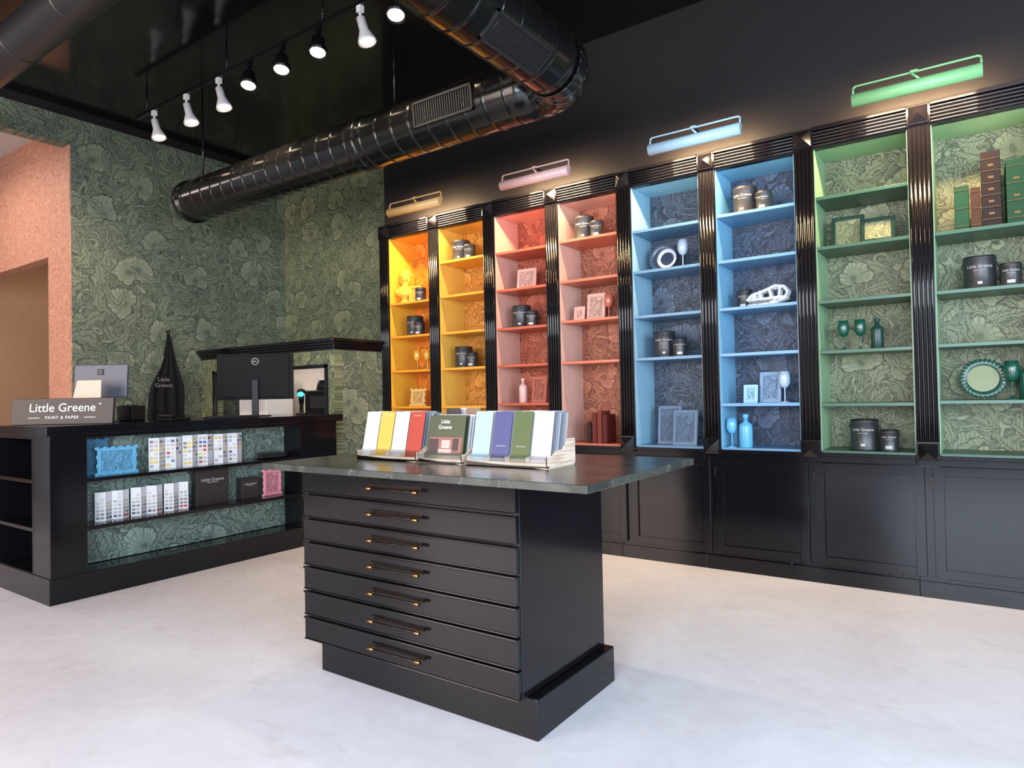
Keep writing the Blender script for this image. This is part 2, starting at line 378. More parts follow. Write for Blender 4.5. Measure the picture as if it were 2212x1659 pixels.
# picture lights
for k,(i,c,nm) in enumerate(((1,rgb(196,160,104),'mustard'),(3,rgb(200,164,162),'dusty pink'),(5,rgb(165,200,225),'pale blue'),(7,rgb(132,190,132),'green'))):
    px=X0+P_*i
    t=thing('picture_light','%s painted picture light mounted above the bookcases'%nm,'wall light',(px,4.885,3.06),group='picture lights over the shelving')
    mt=plain('lamp_paint_%s'%nm.replace(' ','_'),c,.35)
    y=-.31;L=.33;R1=.040
    m=MB()
    n=16;prof=[]
    for j in range(n+1):
        a=pi*(.30+1.25*j/n);prof.append((math.cos(a)*R1,math.sin(a)*R1))
    vs=[]
    for x in (-L,L):
        for (a,z) in prof: vs.append((x,y+a,z))
    m.add(vs,[(j,j+1,j+n+2,j+n+1) for j in range(n)],0,True)
    m.add([(-L,y+a,z) for a,z in prof],[tuple(range(n+1))]);m.add([(L,y+a,z) for a,z in prof],[tuple(range(n+1))])
    sob=m.make('lamp_shade',mt,t);so=sob.modifiers.new('s','SOLIDIFY');so.thickness=.003
    m=MB();m.tube([(-L+.006,y,.02),(-L+.006,y+.01,.08),(-L+.02,y+.01,.090),(L-.02,y+.01,.090),(L-.006,y+.01,.08),(L-.006,y,.02)],.0065)
    m.tube([(-.02,y+.012,.092),(.03,y-.0,.034)],.008);m.box(-.02,.02,y-.004,y+.02,.086,.098)
    m.make('bracket',mt,t)
    MB().tube([(0,y+.012,.090),(0,-.003,.085)],.008).make('wall_arm',BLACK,t)
    MB().cyl((-L+.03,y+.005,.0),(L-.03,y+.005,.0),.011,n=12).make('bulb',GLOW2,t)
    ld=bpy.data.lights.new('picture_lamp','AREA');ld.shape='RECTANGLE';ld.size=.58;ld.size_y=.04;ld.energy=38;ld.color=(1,.68,.37)
    lo=bpy.data.objects.new('picture_lamp',ld);COL.objects.link(lo);lo.location=(px,4.885+y+.045,3.06);lo.rotation_euler=(math.radians(52),0,0)
# ------------------------------------------------------------------ island plan chest
t=thing('plan_chest','glossy black plan chest with seven drawers and stone top','chest of drawers',(0,0,0))
MB().box(-2.60,-1.376,2.087,2.72,0,.155).make('plinth',BLACK,t,bevel=.004)
m=MB();m.box(-2.64,-1.416,2.052,2.705,.158,.953);m.make('body',BLACK,t,bevel=.003)
lv=[.155,.27,.39,.505,.62,.73,.845,.953]
for a,b in zip(lv[:-1],lv[1:]):
    m=MB();m.box(-2.648,-1.420,2.030,2.052,a+.004,b-.004);
    m.box(-2.648,-1.420,2.022,2.032,b-.014,b-.004);m.box(-2.648,-1.420,2.024,2.032,a+.004,a+.010)
    dr=m.make('drawer',BLACK,t,bevel=.003)
    cz=(a+b)/2+.008;cx=-2.035;yh=1.998
    m=MB();m.box(cx-.155,cx+.155,2.023,2.029,cz-.004,cz+.010,0)
    for sx in(-1,1):
        m.cyl((cx+sx*.128,2.026,cz),(cx+sx*.128,yh,cz-.006),.0042,m=1)
        m.cyl((cx+sx*.152,yh,cz-.006),(cx+sx*.116,yh,cz-.006),.0068,m=1)
    m.cyl((cx-.155,yh,cz-.006),(cx+.155,yh,cz-.006),.0052,m=0)
    m.make('handle',[BRONZE,BRASS],dr)['label']='dark bar handle with brass ends'
MB().box(-2.852,-1.074,1.952,2.959,.956,.986).make('tabletop',STONE,t,bevel=.003)
# ------------------------------------------------------------------ sales counter
XD=-4.89
t=thing('sales_counter','long glossy black sales counter with open papered shelves','counter',(0,0,0))
m=MB()
m.box(-5.80,XD,1.794,4.128,0,.17)
m.box(-5.15,XD,1.80,2.02,.17,1.085);m.box(-5.15,XD,3.73,4.128,.17,1.085)
m.box(-5.17,-5.14,2.02,3.73,.17,1.085)
m.box(-5.15,XD,2.02,3.73,1.06,1.085)
m.box(-5.80,-5.77,1.80,4.128,.17,1.085);m.box(-5.77,-5.17,2.10,2.13,.17,1.085);m.box(-5.77,-5.17,4.098,4.128,.17,1.085)
m.box(-5.17,-5.14,1.80,2.1,.17,1.085);m.box(-5.77,-5.17,1.80,2.1,1.06,1.085);m.box(-5.77,-5.17,1.80,2.1,.12,.175)
m.make('body',BLACK,t,bevel=.003)
MB().box(-5.14,-5.125,2.02,3.73,.175,1.06).make('back_panel',WPC,t)
MB().box(-5.83,XD+.02,1.775,4.19,1.085,1.146).make('countertop',BLACK,t,bevel=.004)
for z in (.47,.79): MB().box(-5.125,XD-.004,2.02,3.73,z-.025,z).make('shelf',BLACK,t,bevel=.002)
for z in (.47,.79): MB().box(-5.77,-5.17,1.805,2.10,z-.025,z).make('shelf',BLACK,t,bevel=.002)
# half-height partition with ledge
BX=-4.990;BY=4.200
t=thing('half_height_partition','papered half-height partition with black moulded ledge and recessed opening','partition',(0,0,0))
m=MB();m.box(XB+.002,-7.0,BY,4.30,0,1.77);m.box(-5.10,BX,BY,4.30,0,1.77);m.box(-7.0,-5.10,BY,4.30,0,1.12);m.box(-7.0,-5.10,BY,4.30,1.60,1.77)
m.make('front_panel',WPR,t)
m=MB();m.box(BX-.08,BX,4.30,5.30,0,1.77);m.make('side_panel',WPB,t)
m=MB();m.box(-7.0,-5.10,4.9,4.95,1.0,1.77);m.box(-7.0,-5.10,4.30,4.9,1.08,1.12);m.make('recess_panel',plain('pale_grey_paint',rgb(190,182,174),.6),t)
m=MB()
for (o,z0,z1,ye) in ((.012,1.755,1.78,4.80),(.028,1.78,1.805,4.80),(.048,1.805,1.83,4.78),(.07,1.83,1.862,4.78)):
    m.box(XB+.002,BX+o,BY-o,ye,z0,z1)
m.box(XB+.002,BX-.004,4.78,5.33,1.755,1.862)
m.make('ledge',BLACK,t,bevel=.005)
m=MB()
for a in ((-7.02,-6.98,1.10,1.62),(-5.12,-5.08,1.10,1.62),(-7.02,-5.08,1.585,1.62)): m.box(a[0],a[1],BY-.015,BY+.02,a[2],a[3])
m.make('opening_frame',BLACK,t,bevel=.003)
# ------------------------------------------------------------------ ducts
def duct_prof(L,R,step=.165,h=.0035):
    p=[(R,0)];x=step*.5
    while x<L-.03:
        p+=[(R,x-.016),(R,x-.006),(R+h,x-.003),(R+h,x+.003),(R,x+.006),(R,x+.016)];x+=step
    p.append((R,L));return p
t=thing('ventilation_duct','glossy black spiral ventilation duct with angled elbow and grilles','duct',(0,0,0))
R=.193;ZD=3.265;YD=3.6
Mx=lambda x,y,z:Matrix.Translation((x,y,z))@Matrix.Rotation(pi/2,4,'Y')
XE=-2.045;Re=.20;cxe,cye=XE-Re,YD-Re
m=MB();m.lathe(duct_prof(cxe+6.30,R),48,0,Mx(-6.30,YD,ZD))
m.lathe([(R+.014,0),(R+.014,.05),(R,.06)],48,0,Mx(-6.36,YD,ZD));m.lathe([(R-.03,0),(R-.03,.03)],40,0,Mx(-6.365,YD,ZD))
for x in (-3.9,): m.lathe([(R,0),(R+.012,.01),(R+.012,.02),(R+.012,.08),(R+.012,.09),(R,.1)],48,0,Mx(x,YD,ZD))
m.make('duct_run',DUCT,t)
m=MB();n=48;gs=5
rings=[]
for k in range(gs+1):
    a=(pi/2)*k/gs
    c=Vector((cxe+Re*math.sin(a),cye+Re*math.cos(a),ZD));nrm=Vector((math.sin(a),math.cos(a),0))
    rings.append([c+nrm*(R+.004)*math.cos(2*pi*i/n)+Vector((0,0,1))*(R+.004)*math.sin(2*pi*i/n) for i in range(n)])
for k in range(gs):
    m.add(rings[k]+rings[k+1],[(i,(i+1)%n,(i+1)%n+n,i+n) for i in range(n)],0,False)
for rg in rings: m.tube([rg[i] for i in range(0,n,2)]+[rg[0]],.005,n=6)
m.make('elbow',DUCT,t)
My=Matrix.Translation((XE,cye,ZD))@Matrix.Rotation(pi/2,4,'X')
m=MB();m.lathe(duct_prof(4.2,R),48,0,My);m.make('duct_run',DUCT,t)
def grille(M,L=.52,W=.17):
    m=MB();m.box(-L/2,L/2,-W/2,-W/2+.015,0,.02,0,M);m.box(-L/2,L/2,W/2-.015,W/2,0,.02,0,M)
    m.box(-L/2,-L/2+.015,-W/2,W/2,0,.02,0,M);m.box(L/2-.015,L/2,-W/2,W/2,0,.02,0,M)
    m.box(-L/2,L/2,-W/2,W/2,-.04,.002,1,M)
    k=24
    for j in range(k):
        x=-L/2+.02+(L-.04)*(j+.5)/k;m.box(x-.0045,x+.0045,-W/2+.015,W/2-.015,0,.016,0,M)
    m.make('grille',[GRILLE,SCREEN],t)
def gmat(cx,cy,ang,along):
    base=Matrix.Rotation(0 if along=='x' else pi/2,4,'Z')
    rot=Matrix.Rotation(ang,4,'X')
    return Matrix.Translation((cx,cy,ZD))@base@rot@Matrix.Translation((0,0,R-.010))
grille(gmat(-2.92,YD,math.radians(96),'x'))
grille(gmat(XE,2.86,math.radians(142),'y'),.50,.17)
m=MB()
for x in (-6.15,-3.55): m.cyl((x,YD,ZD+R),(x,YD,HC),.008,n=8)
m.make('hanger_rod',BLACK,t)
t=MB();t.lathe(duct_prof(4.2,.125,.7),32,0,Mx(-7.2,1.62,3.52));t.cyl((-4.4,1.62,3.64),(-4.4,1.62,HC),.008,n=8)
o=t.make('round_duct',plain('dark_grey_duct',rgb(28,26,28),.4,metal=.1));tag(o,'dark grey round duct hung below the ceiling','duct')
# ------------------------------------------------------------------ track lighting
t=thing('lighting_track','black ceiling lighting track on short rods','track',(0,0,0))
MB().box(-6.5,-2.6,3.125,3.16,3.975,4.0).make('rail',BLACK,t)
m=MB()
for x in (-6.3,-5.0,-3.8,-2.8): m.cyl((x,3.142,4.0),(x,3.142,HC),.007,n=8)
m.make('rod',BLACK,t)
heads=[(-6.17,'w'),(-5.62,'w'),(-5.12,'w'),(-4.69,'b'),(-4.27,'b'),(-3.85,'b'),(-3.41,'w'),(-3.07,'b')]
aims=[(-20,38),(4,44),(52,34),(48,20),(14,6),(8,0),(10,-8),(5,-10)]
for k,(x,c) in enumerate(heads):
    mt=WHITE if c=='w' else BLACK
    t=thing('track_spotlight','%s spotlight head hanging from the black track'%('white flared' if c=='w' else 'black round'),'spotlight',(x,3.142,3.975),group='spotlights on the ceiling track')
    m=MB();m.box(-.02,.02,-.018,.018,-.045,0);m.cyl((0,0,-.045),(0,0,-.085),.010,n=12);m.make('mount',mt,t)
    T=Matrix.Translation((0,0,-.075))@(Matrix.Rotation(math.radians(-14),4,'Y')@Matrix.Rotation(math.radians(6),4,'X') if c=='w' else Matrix.Rotation(math.radians(-12),4,'X')@Matrix.Rotation(math.radians(-10),4,'Y'))
    m=MB()
    if c=='w': m.lathe([(.018,.0),(.030,-.01),(.032,-.10),(.042,-.125),(.062,-.175),(.064,-.19),(.058,-.19),(.04,-.15)],28,0,T)
    else: m.lathe([(.030,.0),(.045,-.015),(.048,-.06),(.066,-.10),(.068,-.14),(.062,-.14),(.05,-.11)],28,0,T)
    m.make('lamp_shade',mt,t)
    zb=-.172 if c=='w' else -.130
    m=MB();m.lathe([(.0001,zb-.008),(.03,zb-.006),(.054,zb)],24,0,T);m.make('bulb',GLOW,t)
    ld=bpy.data.lights.new('spot','SPOT');ld.energy=(62 if k<3 else 100) if k<4 else 50;ld.spot_size=math.radians(80 if k<4 else 85);ld.spot_blend=.9;ld.color=(1,.78,.54);ld.shadow_soft_size=.05
    ax,ay=aims[k]
    lo=bpy.data.objects.new('spot',ld);COL.objects.link(lo);lo.location=(x+.04,3.142-.03,3.70)
    dv=Vector((-math.sin(math.radians(ay)),math.sin(math.radians(ax)),-.9));lo.rotation_euler=dv.to_track_quat('-Z','Y').to_euler()
# ------------------------------------------------------------------ props
def can(big=True):
    Rr,H=(.086,.20) if big else (.056,.135)
    t=thing('paint_can','%s charcoal paint tin with white lettering'%('large' if big else 'small'),'paint tin',(0,0,-50),group='paint tins on the shelves')
    MB().lathe([(Rr-.003,0),(Rr,.004),(Rr,.010),(Rr-.002,.014),(Rr-.002,H-.018),(Rr+.001,H-.014),(Rr+.001,H-.006),(Rr-.002,H-.004)],40).make('body',TIN,t)
    MB().lathe([(Rr-.006,H-.006),(Rr-.002,H+.002),(Rr-.008,H+.002),(Rr-.012,H-.003),(Rr-.03,H-.003),(.001,H-.003)],40).make('lid',TINLID,t)
    m=MB();m.tube([(-(Rr+.004),0,H*.8),(-(Rr+.004),.03,H*.70),(-(Rr*.6),Rr*.95,H*.55),(0,Rr*1.12,H*.50),((Rr*.6),Rr*.95,H*.55),((Rr+.004),.03,H*.70),((Rr+.004),0,H*.8)],.002,6)
    for sx in(-1,1): m.cyl((sx*(Rr-.002),0,H*.8),(sx*(Rr+.005),0,H*.8),.007,n=12)
    m.make('handle',STEEL,t)
    s=1. if big else .66
    text('lettering','Little Greene',.026*s,LETC,t,(0,-(Rr-.0005),H*.68),(pi/2,0,0),bend=Rr+.0007)
    text('lettering','PAINT & PAPER',.009*s,LETC,t,(0,-(Rr-.0005),H*.56),(pi/2,0,0),bend=Rr+.0007)
    m=MB();w_=.012 if big else .020;vs=[];
    for j in range(7):
        a=(j/6-.5)*w_*2/Rr
        for z in ((H*.14,H*.22) if big else (H*.12,H*.26)): vs.append(((Rr+.0003)*math.sin(a),-(Rr+.0003)*math.cos(a),z))
    m.add(vs,[(2*j,2*j+2,2*j+3,2*j+1) for j in range(6)]);m.make('sticker',LETC,t)
    return t
CB,CS=can(True),can(False)
def put_can(x,z,big=True,y=Y0+.16,rz=None,src=[0,0]):
    k=0 if big else 1
    s=(CB,CS)[k]
    rz=(.35 if x<-1.5 else .0) if rz is None else rz
    if src[k]==0: s.location=(x,y,z);s.rotation_euler=(0,0,rz);src[k]=1;return s
    return dup(s,(x,y,z),rz)
ZB=.880
for x,z,bg in ((-4.69,1.905,1),(-4.585,1.905,0),(-4.07,2.58,1),(-3.925,2.58,0),(-4.06,1.56,1),(-3.92,1.56,0),(-3.38,1.89,1),(-3.235,1.89,0),
   (-2.72,2.58,1),(-2.575,2.58,0),(-2.03,1.56,1),(-1.885,1.56,0),(-1.38,2.57,1),(-1.235,2.57,0),(-1.41,1.89,0),(-.64,ZB,1),(-.49,ZB,0),(.015,1.875,1),(.165,1.875,0),(-4.56,2.24,0)):
    put_can(x,z,bool(bg),y=Y0+(.16 if bg else .11) if x!=-1.41 else Y0+.2)
def goblet(x,z,col,nm,y=Y0+.13,h=.20):
    mt=plain('goblet_'+nm,col,.25,coat=.4)
    t=thing('goblet','%s painted wine goblet on a shelf'%nm.replace('_',' '),'goblet',(x,y,z),group='painted goblets on the shelves')
    s=h/.2
    MB().lathe([(.0001,0),(.033*s,0),(.033*s,.003),(.012*s,.008),(.005*s,.014)],24).make('foot',mt,t)
    MB().lathe([(.005*s,.012),(.0042*s,.03),(.0042*s,.085*s),(.007*s,.092*s)],16).make('stem',mt,t)
    MB().lathe([(.004*s,.09*s),(.024*s,.102*s),(.035*s,.13*s),(.035*s,.165*s),(.029*s,.20*s),(.027*s,.20*s),(.032*s,.165*s),(.03*s,.13*s),(.001,.108*s)],28).make('bowl',mt,t)
YEL=rgb(222,170,60);CRL=rgb(186,104,84);BLU=rgb(96,170,210);GRN=rgb(24,76,60)
goblet(-4.64,1.56,YEL,'golden_yellow');goblet(-4.55,1.56,YEL,'golden_yellow',y=Y0+.18)
goblet(-2.49,1.905,CRL,'coral')
goblet(-1.85,2.24,rgb(170,184,204),'pale_grey_blue',h=.22)
goblet(-1.13,1.20,rgb(176,196,214),'ice_blue',h=.22);goblet(-1.49,ZB,BLU,'sky_blue',y=Y0+.07,h=.21)
goblet(-.745,1.545,GRN,'dark_green');goblet(-.645,1.545,GRN,'dark_green');goblet(.155,1.205,GRN,'dark_green',h=.23)
def bottle(x,z,col,nm,y=Y0+.13,h=.2,w=.036):
    mt=plain('bottle_'+nm,col,.35)
    t=thing('bottle','%s ribbed decorative bottle on a shelf'%nm.replace('_',' '),'bottle',(x,y,z))
    md=lambda a,r,zz:1+.035*math.cos(a*14)
    MB().lathe([(w*.9,0),(w,.006),(w,h*.62),(w*.9,h*.70),(w*.42,h*.76),(w*.36,h*.80)],56,0,None,md).make('body',mt,t)
    MB().lathe([(w*.36,h*.80),(w*.36,h*.90),(w*.48,h*.91),(w*.48,h*.97),(w*.36,h)],24).make('neck',mt,t)
bottle(-3.36,1.22,rgb(216,176,166),'blush_pink',h=.22);bottle(-1.39,ZB,BLU,'bright_blue',y=Y0+.07,h=.24,w=.045)
bottle(-.545,1.545,rgb(28,60,54),'dark_green',h=.2);bottle(.235,1.205,GRN,'deep_green',h=.24,w=.045)
def frame(x,z,w,h,col,nm,y=Y0+.14,rz=0,lean=.14,ornate=False,pat=None,bw=.024):
    mt=plain('frame_'+nm,col,.35)
    pt=pat or wallpaper('print_'+nm,(0,2),tuple(c*.5 for c in col[:3])+(1,),tuple(c*.75 for c in col[:3])+(1,),tuple(min(1,c*1.05) for c in col[:3])+(1,),scale=5,local=True)
    t=thing('framed_print','%s framed botanical print leaning back'%nm.replace('_',' '),'picture',(x,y,z),rz,rx=-lean)
    m=MB();W=w/2
    for k,(b0,b1,yy) in enumerate(((0,bw,-.006),(bw*.25,bw*.7,-.012))):
        a=W-b0;b=W-b1;c0=b0;c1=b1
        m.box(-a,-b,yy,.008,c0,h-c0);m.box(b,a,yy,.008,c0,h-c0);m.box(-b,b,yy,.008,c0,c1);m.box(-b,b,yy,.008,h-c1,h-c0)
    if ornate:
        n1=max(3,int(w/.05));n2=max(3,int(h/.05))
        for j in range(n1+1):
            q=-W+w*j/n1
            for zz in (.008,h-.004): m.sph((q,-.002,zz),.017,sc=(1.2,.4,.8),n=12)
        for j in range(1,n2):
            for q in(-W+.004,W-.004): m.sph((q,-.002,h*j/n2),.017,sc=(.8,.4,1.2),n=12)
    m.make('frame',mt,t,bevel=.002)
    MB().box(-W+bw,W-bw,0,.004,bw,h-bw).make('picture',pt,t)
    MB().box(-.02,.02,.012,.016,0.0,h*.7,0,Matrix.Rotation(-.12,4,'X')).make('easel_back',mt,t)
frame(-4.64,2.24,.13,.17,rgb(226,172,66),'ochre',y=Y0+.1,rz=.15)
frame(-3.31,2.235,.19,.19,rgb(220,176,162),'pale_coral',rz=.12)
frame(-2.755,1.905,.10,.12,rgb(218,174,160),'blush',y=Y0+.1);frame(-2.62,1.905,.17,.225,rgb(218,176,160),'blush_large')
frame(-4.62,1.20,.16,.17,rgb(222,178,100),'light_gold',y=Y0+.1,rz=.2,ornate=True)
frame(-3.20,1.22,.15,.23,CRL,'terracotta')
frame(-2.02,ZB,.19,.30,rgb(84,108,136),'slate_blue',y=Y0+.2,rz=.1);frame(-1.86,ZB,.20,.27,rgb(96,120,146),'dusty_blue',y=Y0+.1,rz=-.1)
frame(-1.36,1.20,.10,.13,rgb(150,195,220),'pastel_blue',y=Y0+.1);frame(-1.24,1.20,.15,.22,rgb(124,154,184),'steel_blue',y=Y0+.17)
OLV=wallpaper('print_olive',(0,2),rgb(100,110,74),rgb(136,138,94),rgb(160,158,118),scale=5,local=True)
frame(-.71,2.24,.20,.22,rgb(26,58,42),'bottle_green',y=Y0+.17,pat=OLV)
frame(-.52,2.24,.20,.16,rgb(20,50,38),'forest_green',y=Y0+.08,pat=OLV)
def plate(x,z,R_,col,nm,rim=None,y=Y0+.17,sc=0):
    mt=plain('plate_'+nm,col,.3,coat=.3);m2=plain('plate_rim_'+nm,rim,.3) if rim else mt
    t=thing('plate','%s decorative plate standing on edge'%nm.replace('_',' '),'plate',(x,y,z+R_*math.cos(.16)+.004),0)
    M=Matrix.Rotation(pi/2-.16,4,'X')
    md=(lambda a,r,zz:1+(.05*math.cos(a*sc) if r>R_*.7 else 0)) if sc else None
    MB().lathe([(.0001,-.0),(R_*.60,0),(R_*.66,.006)],96,0,M).make('well',m2,t)
    MB().lathe([(R_*.60,0.001),(R_*.68,.010),(R_*.95,.020),(R_*.95,.016),(R_*.66,.002)],112,0,M,md).make('rim',mt,t)
plate(-2.05,2.24,.115,rgb(78,92,112),'slate',rim=rgb(60,70,90),y=Y0+.22,sc=24)
plate(-1.97,2.24,.082,rgb(184,190,200),'white_and_navy',rim=rgb(44,54,76),y=Y0+.12,sc=30)
plate(.015,1.205,.125,rgb(28,72,60),'dark_green_fluted',rim=rgb(124,132,96),y=Y0+.16,sc=30)
def book(x,z,w,h,dp,col,nm,bands=5,y=Y0+.06,ry=0,gold=True,group='books upright on the shelves'):
    mt=plain('book_'+nm,col,.6,spec=.25);g=GILT if gold else plain('book_band_'+nm,tuple(c*.5 for c in col[:3])+(1,),.5)
    t=thing('book','%s leather-bound book standing upright'%nm.replace('_',' '),'book',(x,y,z),0,group,ry=ry)
    bo=.003
    m=MB();m.box(-w/2,-w/2+.004,0,dp,0,h);m.box(w/2-.004,w/2,0,dp,0,h)
    poly=[(-w/2,0),(-w/2+.002,-bo),(w/2-.002,-bo),(w/2,0)]
    vs=[(a,b_,zz) for a,b_ in poly for zz in (0,h)]
    m.add(vs,[(0,2,3,1),(2,4,5,3),(4,6,7,5),(0,1,7,6),(0,6,4,2),(1,3,5,7)],0,False)
    for k in range(bands):
        zz=h*(.10+.80*k/max(1,bands-1));m.box(-w/2*.97,w/2*.97,-bo-.003,-.002,zz-.0014,zz+.0014,1)
        if k<bands-1 and gold and bands>3: m.box(-w*.14,w*.14,-bo-.0008,-.002,zz+h*.06,zz+h*.09,1)
    m.make('cover',[mt,g],t);MB().box(-w/2+.004,w/2-.004,0.002,dp-.006,.004,h-.004).make('page_block',PAPER,t)
book(-.065,2.235,.075,.27,.2,rgb(20,66,42),'green',3);book(.005,2.235,.05,.25,.18,rgb(66,40,26),'tan_brown',3)
book(.083,2.235,.095,.45,.24,rgb(30,18,17),'dark_brown_gilt',6,y=Y0+.05);book(.205,2.235,.10,.38,.24,rgb(16,58,36),'emerald_green',4)
for k,(x,h,c,n_) in enumerate(((-2.662,.17,rgb(46,22,20),'dark_maroon'),(-2.612,.25,rgb(96,36,28),'brick_red'),(-2.564,.265,rgb(116,48,36),'rust'),(-2.516,.235,rgb(80,28,24),'oxblood'))):
    book(x,ZB,.040,h,.16,c,n_,4,gold=False)
# bust
BM=plain('bust_yellow',rgb(224,168,54),.5)
t=thing('bust','yellow painted classical bust on a round socle','bust',(-4.79,Y0+.13,2.24),rz=.35)
t.scale=(1.22,)*3
MB().lathe([(.052,0),(.054,.012),(.04,.022),(.028,.035),(.034,.05),(.044,.058)],32).make('socle',BM,t)
m=MB()
m.sph((0,0,.105),.06,sc=(1.25,.75,.85),n=20);m.sph((0,-.02,.085),.05,sc=(1.2,.7,.7),n=18)
m.cyl((0,0,.12),(0,-.004,.20),.030,.026,n=18)
m.sph((0,-.006,.225),.043,sc=(.88,1.0,1.2),n=24);m.sph((0,-.02,.200),.026,sc=(.9,.9,1),n=16)
m.cyl((0,-.046,.236),(0,-.057,.216),.005,.009,n=10);m.sph((0,-.045,.200),.010,sc=(1.3,.6,.5),n=10)
for k in range(26):
    a=k*2.4;zz=.225+.045*(k/26)+.01;rr=.044*(1-.55*(k/26));m.sph((rr*math.cos(a),.010+rr*math.sin(a)*.9,zz+.004),.014,n=10)
m.sph((0,.035,.245),.036,n=14);m.sph((.035,.0,.205),.018,sc=(.8,.9,1.9),n=12);m.sph((-.035,.0,.205),.018,sc=(.8,.9,1.9),n=12)
for sx in(-1,1): m.sph((sx*.05,-.015,.10),.034,sc=(1,.9,1),n=14);m.sph((sx*.03,-.04,.115),.02,sc=(.6,.5,2),n=12)
o=m.make('figure',BM,t);rm=o.modifiers.new('r','REMESH');rm.mode='VOXEL';rm.voxel_size=.003;rm.use_smooth_shade=True
# dinosaur skull
BONE=plain('bone_white',rgb(196,198,202),.5)
t=thing('dinosaur_skull','white toothed dinosaur skull ornament on a blue shelf','skull',(-1.22,Y0+.12,1.89),rz=0)
m=MB()
def strut(pts,r):
    for a,b in zip(pts[:-1],pts[1:]): m.cyl(a,b,r,n=8)
    for p in pts: m.sph(p,r,n=8)
for sy in (-1,1):
    y=.028*sy
    strut([(-.145,y*.35,.055),(-.11,y*.7,.085),(-.03,y,.105),(.05,y*1.1,.135),(.11,y*1.2,.125),(.135,y*1.2,.09)],.013)
    strut([(-.145,y*.35,.052),(-.09,y*.8,.052),(-.02,y,.050),(.06,y*1.2,.052),(.12,y*1.25,.05)],.012)
    strut([(-.055,y,.10),(-.05,y,.052)],.013);strut([(-.10,y*.7,.08),(-.10,y*.7,.052)],.016);strut([(.01,y*1.1,.118),(.025,y*1.1,.052)],.011);strut([(.085,y*1.2,.13),(.075,y*1.2,.052)],.010);strut([(.135,y*1.2,.09),(.12,y*1.25,.05)],.011)
m.sph((-.105,0,.068),.03,sc=(1.5,.75,.7),n=16)
m.sph((.05,0,.125),.035,sc=(1.6,.9,.5),n=16)
o=m.make('cranium',BONE,t);rm=o.modifiers.new('r','REMESH');rm.mode='VOXEL';rm.voxel_size=.003;rm.use_smooth_shade=True
m=MB()
for sy in (-1,1):
    y=.026*sy
    strut([(-.14,y*.4,.014),(-.08,y*.8,.012),(.0,y,.013),(.07,y*1.2,.022),(.125,y*1.25,.045)],.010);strut([(.0,y,.018),(.06,y*1.2,.040),(.11,y*1.2,.04)],.007)
m.make('jaw',BONE,t)
m=MB()
for sy in(-1,1):
    for k in range(10):
        x=-.135+k*.017;y=sy*(.012+.014*min(1,k/5))
        m.cyl((x,y,.046),(x+.002,y,.028),.0045,.0006,n=6);m.cyl((x+.008,y,.018),(x+.008,y,.034),.004,.0006,n=6)
m.make('teeth',BONE,t)
# ------------------------------------------------------------------ brochure racks on the island
ZT=.986
def rack(x0,x1,slots,y0=2.29,y1=2.52):
    t=thing('brochure_rack','pale wooden card rack with clear front on the stone top','display rack',(0,0,ZT))
    m=MB();m.box(x0,x1,y0,y1,0,.012)
    prof=[(y0,0),(y1,0),(y1,.115),(y1-.06,.115),(y1-.10,.075),(y0+.07,.07),(y0+.03,.045),(y0,.045)]
    n=slots
    for k in range(n+1):
        x=x0+(x1-x0)*k/n
        xa,xb=(x,x+.006) if k==0 else ((x-.006,x) if k==n else (x-.002,x+.002))
        vs=[(xa,a,b) for a,b in prof]+[(xb,a,b) for a,b in prof];q=len(prof)
        m.add(vs,[tuple(range(q)),tuple(range(2*q-1,q-1,-1))]+[(i,i+q,(i+1)%q+q,(i+1)%q) for i in range(q)])
    m.box(x0,x1,y1-.008,y1,0,.11);m.box(x0,x1,y0,y0+.008,0,.022)
    m.make('tray',WOOD,t,bevel=.001)
    MB().box(x0,x1,y0-.003,y0,.004,.055).make('front_lip',ACRYL,t)
rack(-2.56,-2.16,4);rack(-2.145,-1.885,1);rack(-1.86,-1.44,4)
def card(x,y,w,h,col,nm,lean=-.22,th=.0025,lab=None,z=ZT+.0125,rz=0):
    mt=plain('card_'+nm,col,.45,var=.02)
    t=thing('paint_card','%s'%(lab or (nm.replace('_',' ')+' paint colour card standing in the rack')),'colour card',(x,y,z),rz,'paint cards in the wooden racks',rx=lean)
    MB().box(-w/2,w/2,-th/2,th/2,0,h).make('card',mt,t)
    return t
slot=lambda x0,x1,n,k:x0+(x1-x0)*(k+.5)/n
cards1=[('white',rgb(206,204,208)),('yellow',rgb(200,162,66)),('pale_grey',rgb(186,180,182)),('red',rgb(160,50,34))]
back=[rgb(206,204,204),rgb(150,150,154),rgb(202,188,176),rgb(174,180,188),rgb(208,208,210),rgb(118,126,138)]
bn=['off_white','light_grey','cream','ice_grey','chalk_white','cool_grey']
def fill(x0,x1,n,cols):
    for k,(nm,c) in enumerate(cols):
        xc=slot(x0,x1,n,k)
        for j in range(7):
            y=2.318+j*.019
            if j==0: q=card(xc,y,.094,.226,c,nm)
            else:
                a=(j*2+k)%6;q=card(xc,y,.092,.217+.005*((j*2+k)%3),back[a],bn[a])
            if j==0: text('lettering','Little Greene',.009,LETC,q,(0,-.0014,.075 if nm in('olive_green','violet_blue') else .207),(pi/2,0,0),ext=.0002)
fill(-2.56,-2.16,4,cards1)
fill(-1.86,-1.44,4,[('light_blue',rgb(150,182,202)),('violet_blue',rgb(60,64,112)),('olive_green',rgb(68,84,42)),('warm_grey',rgb(184,176,182))])
OL=plain('brochure_olive',rgb(58,66,42),.4);ROOM=plain('brochure_room_photo',rgb(140,90,82),.5);RM2=plain('brochure_room_dark',rgb(60,44,44),.5)
